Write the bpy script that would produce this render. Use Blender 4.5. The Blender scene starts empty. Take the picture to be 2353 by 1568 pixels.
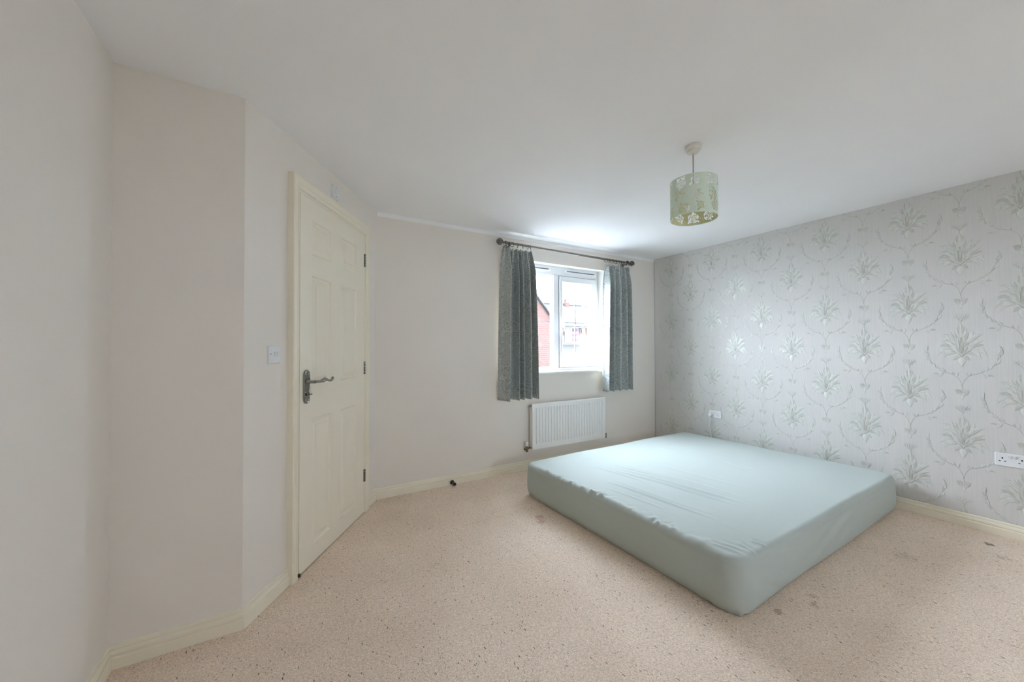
import bpy, math, random
import numpy as np
from mathutils import Matrix, Vector
random.seed(7)
PI = math.pi
scn = bpy.context.scene
COL = scn.collection

# ------------------------------------------------------------------ camera
FPX, YAW, PITCH, ROLL, CAMZ = 874.79, 0.54353, 0.01245, -0.00276, 1.2563
_fw = Vector((math.sin(YAW)*math.cos(PITCH), math.cos(YAW)*math.cos(PITCH), math.sin(PITCH)))
_rt = Vector((math.cos(YAW), -math.sin(YAW), 0.0)); _up = _rt.cross(_fw)
_r2 = _rt*math.cos(ROLL) + _up*math.sin(ROLL); _u2 = _up*math.cos(ROLL) - _rt*math.sin(ROLL)
cam = bpy.data.objects.new('camera', bpy.data.cameras.new('camera'))
COL.objects.link(cam)
M = Matrix.Identity(4)
for i in range(3):
    M[i][0], M[i][1], M[i][2] = _r2[i], _u2[i], -_fw[i]
M[0][3], M[1][3], M[2][3] = 0, 0, CAMZ
cam.matrix_world = M
cam.data.sensor_fit = 'HORIZONTAL'; cam.data.sensor_width = 36.0
cam.data.lens = FPX*36.0/2353
cam.data.shift_x = -23.02/2353; cam.data.shift_y = 4.32/2353
cam.data.clip_start = 0.02
scn.camera = cam

# ------------------------------------------------------------------ light
SKY = 43.0
world = bpy.data.worlds.new('overcast_sky'); scn.world = world
world.use_nodes = True
bg = world.node_tree.nodes['Background']
bg.inputs[0].default_value = (0.81, 0.90, 1.05, 1); bg.inputs[1].default_value = SKY
scn.view_settings.view_transform = 'Standard'; scn.view_settings.look = 'None'
scn.view_settings.gamma = 1.0; scn.view_settings.use_curve_mapping = False
scn.view_settings.exposure = 0.36
scn.cycles.adaptive_threshold = 0.03
scn.cycles.max_bounces = 10; scn.cycles.diffuse_bounces = 8; scn.cycles.glossy_bounces = 4
scn.cycles.transparent_max_bounces = 12; scn.cycles.transmission_bounces = 6
scn.cycles.sample_clamp_indirect = 20.0
scn.cycles.caustics_reflective = False; scn.cycles.caustics_refractive = False

# room numbers (metres)
H = 2.4
YB, XR, YC, XL, C1, C2, YR = 3.353, 4.047, 2.133, -0.616, -0.187, 0.590, -2.2
A = Vector((C1, YC, 0)); B = Vector((C2, YB, 0)); LD = (B-A).length
D = (B-A)/LD; N = Vector((D.y, -D.x, 0))
WX0, WX1, WZ0, WZ1 = 1.905, 3.166, 1.0, 2.170      # window opening

def area(name, loc, rot, sx, sy, power=0, portal=False, color=(1, 1, 1)):
    l = bpy.data.lights.new(name, 'AREA'); l.shape = 'RECTANGLE'; l.size = sx; l.size_y = sy
    l.energy = power; l.color = color
    o = bpy.data.objects.new(name, l); COL.objects.link(o); o.location = loc; o.rotation_euler = rot
    if portal: l.cycles.is_portal = True
    return o
area('window_sky_portal', ((WX0+WX1)/2, YB+0.26, (WZ0+WZ1)/2), (-PI/2, 0, 0), WX1-WX0, WZ1-WZ0, portal=True)

CAN = 2.2  # depth of the added roof that blocks sky over the rear window
RWX0, RWX1, RWZ0, RWZ1 = 1.6, 2.45, 1.05, 1.54     # unseen rear window, added to let fill light in
area('fill_window_portal', ((RWX0+RWX1)/2, YR-0.26, (RWZ0+RWZ1)/2), (PI/2, 0, 0), RWX1-RWX0, RWZ1-RWZ0, portal=True)  # sampling portal for the added fill window

# ------------------------------------------------------------------ materials
class Mat:
    def __init__(s, name, col, rough=0.6, metal=0.0, spec=0.5):
        s.m = bpy.data.materials.new(name); s.m.use_nodes = True
        s.n = s.m.node_tree.nodes; s.l = s.m.node_tree.links
        s.b = s.n['Principled BSDF']; s.out = s.n['Material Output']
        s.b.inputs['Base Color'].default_value = (*col, 1)
        s.b.inputs['Roughness'].default_value = rough
        s.b.inputs['Metallic'].default_value = metal
        s.b.inputs['Specular IOR Level'].default_value = spec
        s._c = None
    def node(s, t, **k):
        n = s.n.new(t)
        for a, v in k.items(): setattr(n, a, v)
        return n
    def coords(s, scale=(1, 1, 1), rot=(0, 0, 0)):
        if s._c is None: s._c = s.node('ShaderNodeTexCoord')
        mp = s.node('ShaderNodeMapping'); s.l.new(s._c.outputs['Object'], mp.inputs[0])
        mp.inputs['Scale'].default_value = scale; mp.inputs['Rotation'].default_value = rot
        return mp.outputs[0]
    def noise(s, scale, detail=2, dist=0, rough=.5, vec=None):
        n = s.node('ShaderNodeTexNoise'); n.inputs['Scale'].default_value = scale
        n.inputs['Detail'].default_value = detail; n.inputs['Distortion'].default_value = dist
        n.inputs['Roughness'].default_value = rough
        s.l.new(vec if vec else s.coords(), n.inputs['Vector']); return n.outputs['Fac']
    def ramp(s, fac, stops, interp='LINEAR'):
        r = s.node('ShaderNodeValToRGB'); r.color_ramp.interpolation = interp
        e = r.color_ramp.elements
        while len(e) < len(stops): e.new(0.5)
        for q, (p, c) in zip(e, stops):
            q.position = p; q.color = (*c, 1) if len(c) == 3 else c
        s.l.new(fac, r.inputs[0]); return r.outputs[0]
    def mix(s, fac, a, b, mode='MIX'):
        m = s.node('ShaderNodeMix', data_type='RGBA', blend_type=mode)
        for sock, v in ((m.inputs[0], fac), (m.inputs[6], a), (m.inputs[7], b)):
            if hasattr(v, 'is_output'): s.l.new(v, sock)
            elif isinstance(v, (int, float)): sock.default_value = v
            else: sock.default_value = (*v, 1)
        return m.outputs[2]
    def math(s, op, a, b=0.0, c=None):
        m = s.node('ShaderNodeMath', operation=op)
        for i, v in enumerate((a, b) if c is None else (a, b, c)):
            if hasattr(v, 'is_output'): s.l.new(v, m.inputs[i])
            else: m.inputs[i].default_value = v
        return m.outputs[0]
    def color(s, v): s.l.new(v, s.b.inputs['Base Color']); return s
    def bump(s, h, strength, dist=0.001):
        b = s.node('ShaderNodeBump'); b.inputs['Strength'].default_value = strength
        b.inputs['Distance'].default_value = dist; s.l.new(h, b.inputs['Height'])
        s.l.new(b.outputs[0], s.b.inputs['Normal']); return s

def paint(name, col, rough=.75, var=.02, sc=1.6):
    m = Mat(name, col, rough, spec=.3)
    lo = tuple(c*(1-var) for c in col)
    m.color(m.ramp(m.noise(sc, 3), [(.35, lo), (.65, col)]))
    m.bump(m.noise(90, 3), .06, .002)
    return m.m
def gloss(name, col, rough=.3, metal=0., spec=.5, b=0.03, sc=40):
    m = Mat(name, col, rough, metal, spec)
    m.color(m.ramp(m.noise(sc, 2), [(.3, tuple(c*.97 for c in col)), (.7, col)]))
    if b: m.bump(m.noise(sc, 2), b, .002)
    return m.m
MAGN = (.845, .80, .745)
M_wall = paint('magnolia_paint', MAGN)
M_ceil = paint('white_ceiling_paint', (.93, .93, .94))
M_cream = gloss('cream_gloss_paint', (.89, .83, .69), .32, b=0, sc=3)
M_pvc = gloss('white_pvc', (.86, .88, .90), .28)
M_sill = gloss('white_gloss_sill', (.88, .88, .87), .3)
M_chrome = gloss('aged_chrome', (.36, .355, .335), .16, 1.0)
M_pewter = gloss('brushed_pewter', (.22, .205, .185), .35, 1.0)
M_plastic = gloss('white_plastic', (.80, .81, .82), .35)
M_rad = gloss('white_radiator_enamel', (.90, .90, .885), .35)
M_black = gloss('black_slot', (.015, .015, .017), .6, b=0)
M_brown = gloss('dark_brown_rubber', (.035, .02, .012), .4)
M_brass = gloss('dull_brass_valve', (.22, .17, .11), .4, .9)
M_grey = gloss('grey_gasket', (.20, .22, .25), .6, b=0)
M_leadbar = gloss('grey_glazing_bar', (.45, .49, .54), .4, b=0)
M_lining = gloss('cream_curtain_lining', (.80, .78, .70), .9, b=.1)

# carpet ------------------------------------------------------------
def carpet():
    m = Mat('beige_twist_carpet', (.6, .53, .46), .95, spec=.1)
    base = m.ramp(m.noise(2.2, 4, .3), [(.3, (.525, .455, .385)), (.7, (.585, .515, .445))])
    fib = m.noise(170, 3, 1.6, .6)
    c = m.mix(.68, base, m.ramp(fib, [(.34, (.24, .20, .16)), (.5, (.60, .53, .46)), (.68, (.90, .83, .75))]), 'MULTIPLY')
    c = m.mix(1.0, c, (2.2, 2.2, 2.25), 'MULTIPLY')
    # short dark flecks: stretched voronoi cells, only some of them
    for (sc, rot, th, keep, dark, amt) in ((75, .5, .17, .85, (.16, .12, .09), .75), (62, -.9, .15, .88, (.14, .10, .075), .75),
                                           (110, 1.7, .20, .74, (.26, .21, .17), .6), (36, .2, .085, .86, (.07, .05, .035), .9)):
        v = m.node('ShaderNodeTexVoronoi'); v.inputs['Scale'].default_value = sc
        vec = m.coords((1, .34, 1), (0, 0, rot)); 
        m.l.new(vec, v.inputs['Vector'])
        d = m.math('LESS_THAN', v.outputs['Distance'], th)
        sep = m.node('ShaderNodeSeparateColor'); m.l.new(v.outputs['Color'], sep.inputs[0])
        k = m.math('GREATER_THAN', sep.outputs[0], keep)
        c = m.mix(m.math('MULTIPLY', m.math('MULTIPLY', d, k), amt), c, dark)
    # marks of their own: pink stain, dark spots, scuffs
    def blob(cx, cy, r, col, amt, ns, th):
        nonlocal c
        g = m.node('ShaderNodeVectorMath', operation='DISTANCE')
        m.l.new(m.coords(), g.inputs[0]); g.inputs[1].default_value = (cx, cy, 0)
        f = m.math('SUBTRACT', 1.0, m.math('DIVIDE', g.outputs['Value'], r)); 
        f = m.node('ShaderNodeClamp') if False else m.math('MAXIMUM', f, 0.0)
        f = m.math('MULTIPLY', f, m.noise(ns, 2))
        f = m.ramp(f, [(th, (0, 0, 0)), (th+.1, (1, 1, 1))])
        c = m.mix(m.math('MULTIPLY', f, amt), c, col)
    blob(1.575, 2.35, .075, (.62, .34, .31), .6, 25, .20)
    blob(1.545, 2.29, .05, (.62, .34, .31), .55, 30, .20)
    blob(2.18, .865, .10, (.15, .12, .06), .6, 130, .40)
    blob(2.25, .90, .08, (.15, .12, .06), .55, 150, .40)
    blob(3.62, .47, .16, (.30, .23, .17), .45, 70, .40)
    blob(3.15, .78, .20, (.40, .32, .25), .3, 50, .36)
    blob(1.98, .93, .04, (.25, .15, .08), .5, 55, .2)
    blob(3.79, .55, .05, (.10, .07, .05), .7, 50, .24)
    m.color(c)
    m.bump(m.math('ADD', fib, m.noise(60, 3, .8)), .55, .006)
    return m.m
M_carpet = carpet()

def stria_paper():
    m = Mat('pale_wallpaper', (.76, .74, .72), .75, spec=.15)
    v = m.coords((1, 1, .02))
    st = m.noise(150, 3, 0, .6, v)
    band = m.noise(6, 2, 0, .5, m.coords((1, 1, .01)))
    base = m.mix(m.math('MULTIPLY', band, .35), (.65, .63, .605), (.64, .635, .615))
    m.color(m.mix(m.ramp(st, [(.42, (1, 1, 1)), (.56, (0, 0, 0))]), base, m.mix(.05, base, (.2, .2, .18))))
    m.bump(st, .32, .0012)
    return m.m
M_paper = stria_paper()
def foil(name, col, rough=.46):
    m = Mat(name, col, rough, .05, .5)
    m.color(m.ramp(m.noise(30, 2), [(.3, tuple(c*.88 for c in col)), (.7, col)]))
    m.bump(m.noise(170, 2, .5), .25, .001)
    return m.m
M_leafA = foil('silver_green_leaf_foil', (.665, .675, .63))
M_leafB = foil('beige_leaf_foil', (.575, .565, .515))
M_stem = foil('grey_green_stem_foil', (.50, .49, .44))

def sheet():
    m = Mat('pale_mint_cotton_sheet', (.62, .70, .64), .8, spec=.25)
    m.b.inputs['Sheen Weight'].default_value = .15
    m.color(m.ramp(m.noise(1.2, 3), [(.3, (.465, .52, .49)), (.7, (.485, .54, .51))]))
    m.bump(m.noise(9, 4, .6), .10, .02)
    return m.m
M_sheet = sheet()

def damask():
    m = Mat('grey_green_swirl_jacquard', (.2, .22, .2), .55, spec=.8)
    v = m.coords((1, .5, 1))
    n = m.noise(7.0, 1.5, 1.4, .4, v)
    w = m.math('SINE', m.math('MULTIPLY', n, 95.0))
    band = m.ramp(m.math('MULTIPLY_ADD', w, .5, .5), [(.35, (0, 0, 0)), (.62, (1, 1, 1))])
    c = m.mix(band, (.30, .33, .318), (.44, .47, .455))
    m.color(c)
    r = m.math('MULTIPLY_ADD', band, -.12, .42); m.l.new(r, m.b.inputs['Roughness'])
    m.bump(band, .2, .002)
    return m.m
M_curtain = damask()
M_shade = gloss('mint_lampshade_card', (.74, .86, .75), .7, b=.02)
M_shadein = gloss('olive_lampshade_lining', (.74, .74, .46), .6, b=.02)

def glass():
    m = bpy.data.materials.new('clear_window_glass'); m.use_nodes = True
    n, l = m.node_tree.nodes, m.node_tree.links; n.clear()
    o = n.new('ShaderNodeOutputMaterial'); mx = n.new('ShaderNodeMixShader')
    t = n.new('ShaderNodeBsdfTransparent'); g = n.new('ShaderNodeBsdfGlossy'); g.inputs['Roughness'].default_value = .02
    t.inputs[0].default_value = (.95, .97, .97, 1)
    mx.inputs[0].default_value = .06
    l.new(t.outputs[0], mx.inputs[1]); l.new(g.outputs[0], mx.inputs[2]); l.new(mx.outputs[0], o.inputs[0])
    return m
M_glass = glass()

def brick(name, c1, c2, mortar, scale=1.0, plane='XZ'):
    m = Mat(name, c1, .9, spec=.1)
    v = m.coords((1, 1, 1), (PI/2, 0, 0) if plane == 'XZ' else (0, 0, 0))
    b = m.node('ShaderNodeTexBrick'); m.l.new(v, b.inputs['Vector'])
    b.inputs['Color1'].default_value = (*c1, 1); b.inputs['Color2'].default_value = (*c2, 1)
    b.inputs['Mortar'].default_value = (*mortar, 1); b.inputs['Scale'].default_value = 1.0
    b.inputs['Brick Width'].default_value = .225*scale; b.inputs['Row Height'].default_value = .075*scale
    b.inputs['Mortar Size'].default_value = .008; b.inputs['Bias'].default_value = -.2
    m.color(m.mix(m.ramp(m.noise(5, 2), [(.55, (0, 0, 0)), (.6, (.35, .35, .35))]), b.outputs['Color'], mortar))
    m.bump(b.outputs['Fac'], -.3, .01)
    return m.m

M_brick = brick('red_brick', (.037, .0175, .0150), (.032, .0155, .0130), (.036, .028, .024))
M_brick2 = brick('buff_brick', (.050, .042, .032), (.046, .038, .030), (.048, .042, .035))
def tiles():
    m = Mat('grey_roof_tiles', (.1, .1, .1), .9, spec=.1)
    w = m.node('ShaderNodeTexBrick'); m.l.new(m.coords((1, 1, 1), (0, 0, 0)), w.inputs['Vector'])
    w.inputs['Color1'].default_value = (.0250, .0248, .0245, 1); w.inputs['Color2'].default_value = (.0235, .0233, .0232, 1)
    w.inputs['Mortar'].default_value = (.0170, .0168, .0168, 1)
    w.inputs['Scale'].default_value = 1; w.inputs['Brick Width'].default_value = .33; w.inputs['Row Height'].default_value = .28
    w.inputs['Mortar Size'].default_value = .03
    m.color(w.outputs['Color']); return m.m
M_tiles = tiles()
M_extw = gloss('exterior_white_paint', (.06, .06, .06), .5)
M_exgl = gloss('dark_house_glass', (.008, .009, .011), .5)
M_pink = gloss('pink_house_curtain', (.034, .010, .024), .9)
M_ground = gloss('pale_tarmac', (.11, .11, .11), .9)

M_bounce = gloss('added_bounce_pale', (.82, .79, .74), .9)  # pale bounce surface for the slab added behind the room
# ------------------------------------------------------------------ mesh helpers
class MB:
    def __init__(s): s.v = []; s.f = []; s.mi = []; s.sm = []
    def add(s, vs, fs, mi=0, smooth=False):
        o = len(s.v); s.v += [tuple(x) for x in vs]; s.f += [tuple(i+o for i in f) for f in fs]
        s.mi += [mi]*len(fs); s.sm += [smooth]*len(fs); return s
    def box(s, x0, x1, y0, y1, z0, z1, mi=0, bev=0.0):
        if x0 > x1: x0, x1 = x1, x0
        if y0 > y1: y0, y1 = y1, y0
        if z0 > z1: z0, z1 = z1, z0
        if bev <= 0:
            v = [(x, y, z) for z in (z0, z1) for y in (y0, y1) for x in (x0, x1)]
            return s.add(v, [(0, 2, 3, 1), (4, 5, 7, 6), (0, 1, 5, 4), (2, 6, 7, 3), (0, 4, 6, 2), (1, 3, 7, 5)], mi)
        b = min(bev, (x1-x0)*.49, (y1-y0)*.49, (z1-z0)*.49)
        # chamfered box: 24 verts
        v = []; idx = {}
        for i, x in enumerate((x0, x1)):
            for j, y in enumerate((y0, y1)):
                for k, z in enumerate((z0, z1)):
                    sx, sy, sz = (1, -1)[i], (1, -1)[j], (1, -1)[k]
                    for ax, p in enumerate(((x, y+sy*b, z+sz*b), (x+sx*b, y, z+sz*b), (x+sx*b, y+sy*b, z))):
                        idx[i, j, k, ax] = len(v); v.append(p)
        f = []
        for i in (0, 1):
            q = [(i, 0, 0, 0), (i, 1, 0, 0), (i, 1, 1, 0), (i, 0, 1, 0)]; f.append([idx[a] for a in (q if i else q[::-1])])
            q = [(0, i, 0, 1), (1, i, 0, 1), (1, i, 1, 1), (0, i, 1, 1)]; f.append([idx[a] for a in (q[::-1] if i else q)])
            q = [(0, 0, i, 2), (1, 0, i, 2), (1, 1, i, 2), (0, 1, i, 2)]; f.append([idx[a] for a in (q if i else q[::-1])])
        for a in (0, 1):
            for c in (0, 1):
                f.append([idx[a, c, 0, 0], idx[a, c, 1, 0], idx[a, c, 1, 1], idx[a, c, 0, 1]])
                f.append([idx[a, 0, c, 0], idx[a, 1, c, 0], idx[a, 1, c, 2], idx[a, 0, c, 2]])
                f.append([idx[0, a, c, 1], idx[1, a, c, 1], idx[1, a, c, 2], idx[0, a, c, 2]])
        for i in (0, 1):
            for j in (0, 1):
                for k in (0, 1): f.append([idx[i, j, k, 0], idx[i, j, k, 1], idx[i, j, k, 2]])
        return s.add(v, f, mi)
    def tube(s, pts, rad, seg=10, mi=0, cap=True):
        pts = [Vector(p) for p in pts]
        if not hasattr(rad, '__len__'): rad = [rad]*len(pts)
        vs = []; ref = None
        for i, p in enumerate(pts):
            t = (pts[min(i+1, len(pts)-1)]-pts[max(i-1, 0)]).normalized()
            if ref is None: ref = Vector((0, 0, 1)) if abs(t.z) < .9 else Vector((1, 0, 0))
            a = (ref - t*ref.dot(t)).normalized(); b = t.cross(a); ref = a
            for k in range(seg):
                w = 2*PI*k/seg; vs.append(p + (a*math.cos(w)+b*math.sin(w))*rad[i])
        fs = [(i*seg+k, i*seg+(k+1) % seg, (i+1)*seg+(k+1) % seg, (i+1)*seg+k) for i in range(len(pts)-1) for k in range(seg)]
        if cap: fs += [tuple(range(seg))[::-1], tuple((len(pts)-1)*seg+k for k in range(seg))]
        return s.add(vs, fs, mi, True)
    def lathe(s, prof, seg=32, c=(0, 0, 0), axis='Z', mi=0):
        vs = []
        for (r, h) in prof:
            for k in range(seg):
                w = 2*PI*k/seg; x, y = r*math.cos(w), r*math.sin(w)
                p = (x, y, h) if axis == 'Z' else ((h, x, y) if axis == 'X' else (x, h, y))
                vs.append((p[0]+c[0], p[1]+c[1], p[2]+c[2]))
        n = len(prof)
        fs = [(i*seg+k, i*seg+(k+1) % seg, (i+1)*seg+(k+1) % seg, (i+1)*seg+k) for i in range(n-1) for k in range(seg)]
        fs += [tuple(range(seg))[::-1], tuple((n-1)*seg+k for k in range(seg))]
        return s.add(vs, fs, mi, True)
    def prism(s, poly, z0, z1, mi=0):
        n = len(poly); v = [(x, y, z0) for x, y in poly]+[(x, y, z1) for x, y in poly]
        return s.add(v, [tuple(range(n))[::-1], tuple(range(n, 2*n))]+[(i, (i+1) % n, (i+1) % n+n, i+n) for i in range(n)], mi)
    def build(s, name, mat, parent=None, fix=True):
        me = bpy.data.meshes.new(name); me.from_pydata(s.v, [], s.f)
        for m in (mat if isinstance(mat, (list, tuple)) else [mat]): me.materials.append(m)
        me.polygons.foreach_set('material_index', s.mi); me.polygons.foreach_set('use_smooth', s.sm)
        if any(s.sm) and not all(s.sm): pass
        me.update()
        if fix:
            import bmesh
            b = bmesh.new(); b.from_mesh(me); bmesh.ops.recalc_face_normals(b, faces=b.faces); b.to_mesh(me); b.free()
        if any(s.sm):
            try: me.set_sharp_from_angle(angle=math.radians(40))
            except Exception: pass
        o = bpy.data.objects.new(name, me); COL.objects.link(o)
        if parent: o.parent = parent
        return o
def tag(o, label=None, cat=None, group=None, kind=None):
    for k, v in (('label', label), ('category', cat), ('group', group), ('kind', kind)):
        if v: o[k] = v
    return o
def empty(name, loc, rz=0.0, **k):
    o = bpy.data.objects.new(name, None); COL.objects.link(o); o.location = loc; o.rotation_euler = (0, 0, rz)
    o.empty_display_size = .1; return tag(o, **k)
def struct(o, label=None): return tag(o, label, kind='structure')

# ------------------------------------------------------------------ room shell
T = .3
X0, X1, Y0, Y1 = XL-T, XR+T, YR-T, YB+T
def simple(name, polys, z0, z1, mat, label=None):
    mb = MB()
    for p in polys: mb.prism(p, z0, z1)
    return struct(mb.build(name, mat), label)
simple('floor', [[(X0, Y0), (X1, Y0), (X1, Y1), (X0, Y1)]], -.15, 0, M_carpet, 'worn beige flecked carpet across the bedroom floor')
simple('ceiling', [[(X0, Y0), (X1, Y0), (X1, Y1), (X0, Y1)]], H, H+.15, M_ceil, 'plain white painted ceiling')
simple('wall_left', [[(X0, Y0), (XL, Y0), (XL, YC+.02), (X0, YC+.02)]], 0, H, M_wall, 'near blank magnolia wall at the left edge')
simple('wall_return', [[(X0, YC), (C1, YC), (C1-.12, YC+.25), (X0, YC+.25)]], 0, H, M_wall, 'narrow shaded magnolia wall left of the door wall')
def at(s, off): p = A+D*s+N*off; return (p.x, p.y)
simple('wall_door', [[at(0, 0), at(LD, 0), at(LD+.1, -.22), at(-.0, -.22)]], 0, H, M_wall, 'slanted magnolia wall that holds the door')
mb = MB()
mb.box(X0, RWX0, Y0, YR, 0, H).box(RWX1, X1, Y0, YR, 0, H).box(RWX0, RWX1, Y0, YR, 0, RWZ0).box(RWX0, RWX1, Y0, YR, RWZ1, H)
struct(mb.build('wall_rear', M_wall, fix=False))
w2 = empty('added_fill_window', ((RWX0+RWX1)/2, YR-.15, RWZ0)); struct(w2)  # added window, out of view, for fill light
mb = MB(); hw = (RWX1-RWX0)/2; hh = RWZ1-RWZ0
for a, b in ((-hw, -hw+.05), (-hw/3-.03, -hw/3+.03), (hw/3-.03, hw/3+.03), (hw-.05, hw)): mb.box(a, b, -.03, .03, 0, hh)
mb.box(-hw, hw, -.03, .03, 0, .05).box(-hw, hw, -.03, .03, hh-.05, hh); mb.build('window_frame', M_pvc, w2)
MB().box(-hw+.04, hw-.04, -.004, 0, .04, hh-.04).build('pane', M_glass, w2)
# wall with the window opening
mb = MB(); xa = C2-.15
mb.box(xa, WX0, YB, Y1, 0, H).box(WX1, X1, YB, Y1, 0, H).box(WX0, WX1, YB, Y1, 0, WZ0).box(WX0, WX1, YB, Y1, WZ1, H)
wback = struct(mb.build('wall_back', M_wall, fix=False), 'magnolia window wall above the radiator')
# white reveal linings
mb = MB(); e = .004
mb.box(WX0, WX1, YB+.001, Y1, WZ1-e, WZ1).box(WX0, WX0+e, YB+.001, Y1, WZ0, WZ1).box(WX1-e, WX1, YB+.001, Y1, WZ0, WZ1)
mb.build('reveal_lining', M_sill, wback, fix=False)
# thin strip in the ceiling white along the top of the window wall
MB().box(C2+.02, XR-.002, YB-.0015, YB+.002, H-.034, H).build('ceiling_white_strip', M_ceil, wback, fix=False)
wright = MB().box(XR, X1, Y0, Y1, 0, H).build('wall_right', M_paper, fix=False)
struct(wright, 'wallpapered wall with pale silver damask flowers')
MB().box(XR-.004, XR, YB-.0035, YB-.001, .1, H-.035).build('wallpaper_edge', M_leadbar, wright, fix=False)

MB().box(-6, 10, Y0-9, Y0-.02, -.35, -.15).build('added_bounce_slab', M_bounce, w2).matrix_parent_inverse = Matrix.Translation(-w2.location)  # unseen slab added to bounce daylight up onto the ceiling
MB().box(-3, 7, Y0-CAN, Y0-.01, 2.45, 2.55).build('added_sky_blocker', M_wall, w2).matrix_parent_inverse = Matrix.Translation(-w2.location)  # unseen roof added to keep direct sky out of the fill window
# skirting boards ----------------------------------------------------
SK = [(0, 0), (.018, 0), (.018, .042), (.0165, .0450), (.0118, .0455), (.0112, .0480), (.0142, .0530), (.0152, .058), (.0140, .065),
      (.0105, .0705), (.0055, .0735), (.0050, .0762), (.0088, .0775), (.0092, .0800), (.0075, .0865), (.0035, .0885), (0, .0895)]
def skirt(name, P0, P1, n, n0=None, n1=None, label=None):
    P0, P1 = Vector((*P0[:2], 0)), Vector((*P1[:2], 0)); n = Vector(n)
    def off(m): 
        if m is None: return n
        m = Vector(m); return (n+m)/(1+n.dot(m))
    a, b = off(n0), off(n1); vs = []
    for P, w in ((P0, a), (P1, b)):
        for d, z in SK: vs.append(P+w*d+Vector((0, 0, z)))
    k = len(SK); fs = [(i, i+1, k+i+1, k+i) for i in range(k-1)]+[(k-1, 0, k, 2*k-1), tuple(range(k))[::-1], tuple(range(k, 2*k))]
    mb = MB(); mb.add(vs, fs)
    return struct(mb.build(name, M_cream), label)
nL, nC, nB, nR, nS = (1, 0, 0), (0, -1, 0), (0, -1, 0), (-1, 0, 0), (0, 1, 0)
skirt('baseboard_left', (XL, YR), (XL, YC), nL, nS, nC, 'cream moulded skirting along the near left wall')
skirt('baseboard_return', (XL, YC), (C1, YC), nC, nL, N, 'cream moulded skirting under the narrow shaded wall')
p1 = A+D*.306
skirt('baseboard_door_left', A, p1, N, nC, None, 'cream skirting between the wall corner and the door frame')
p2 = A+D*1.264
skirt('baseboard_door_right', p2, B, N, None, nB, 'short cream skirting right of the door frame')
skirt('baseboard_back', B, (XR, YB), nB, N, nR, 'cream moulded skirting below the radiator')
skirt('baseboard_right', (XR, YB), (XR, YR), nR, nB, nS, 'cream moulded skirting under the wallpaper')
skirt('baseboard_rear', (XR, YR), (XL, YR), nS, nR, nL)

# ------------------------------------------------------------------ wallpaper flowers (embossed foil, real relief)
def leaf(mb, p0, p1, w, bend=0.0, h=2.2, mi=0, n=7, notch=0.0, taper=.75):
    """domed pointed leaf in motif units, bent sideways by bend"""
    p0, p1 = Vector((*p0, 0)), Vector((*p1, 0)); d = p1-p0; L = d.length; t = d/L; s = Vector((-t.y, t.x, 0))
    rows = []
    for i in range(n+1):
        u = i/n; c = p0+d*u+s*(bend*L*math.sin(PI*u))
        wd = w*.62*math.sin(PI*min(1, u**taper))*(1+notch*math.sin(u*PI*5))
        rows.append((c, max(wd, .4)))
    vs = []; k = 5
    for c, wd in rows:
        for j, q in enumerate((-1, -.84, 0, .55, 1)):
            z = (0, .9, .55, 1.0, 0)[j]*h*min(1, wd/12+.25)
            p = c+s*(q*wd); vs.append((p.x, p.y, z))
    fs = [(i*k+j, i*k+j+1, (i+1)*k+j+1, (i+1)*k+j) for i in range(n) for j in range(k-1)]
    mb.add(vs, fs, mi, True)
    m0 = len(mb.mi)-len(fs)
    for i in range(n): mb.mi[m0+i*4] = 2
def path(mb, pts, w, h=1.2, mi=2):
    vs = []; pts = [Vector((*p, 0)) for p in pts]
    for i, p in enumerate(pts):
        t = (pts[min(i+1, len(pts)-1)]-pts[max(i-1, 0)]).normalized(); s = Vector((-t.y, t.x, 0))
        ww = .75*w*(1-.5*i/len(pts))
        for q, z in ((-1, 0), (0, h), (1, 0)): v = p+s*q*ww; vs.append((v.x, v.y, z))
    mb.add(vs, [(i*3+j, i*3+j+1, (i+1)*3+j+1, (i+1)*3+j) for i in range(len(pts)-1) for j in range(2)], mi, True)
def bez(a, b, c, d, n=10):
    a, b, c, d = map(lambda q: Vector((*q, 0)), (a, b, c, d))
    return [tuple(((1-t)**3*a+3*(1-t)**2*t*b+3*(1-t)*t*t*c+t**3*d)[:2]) for t in [i/n for i in range(n+1)]]
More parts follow.
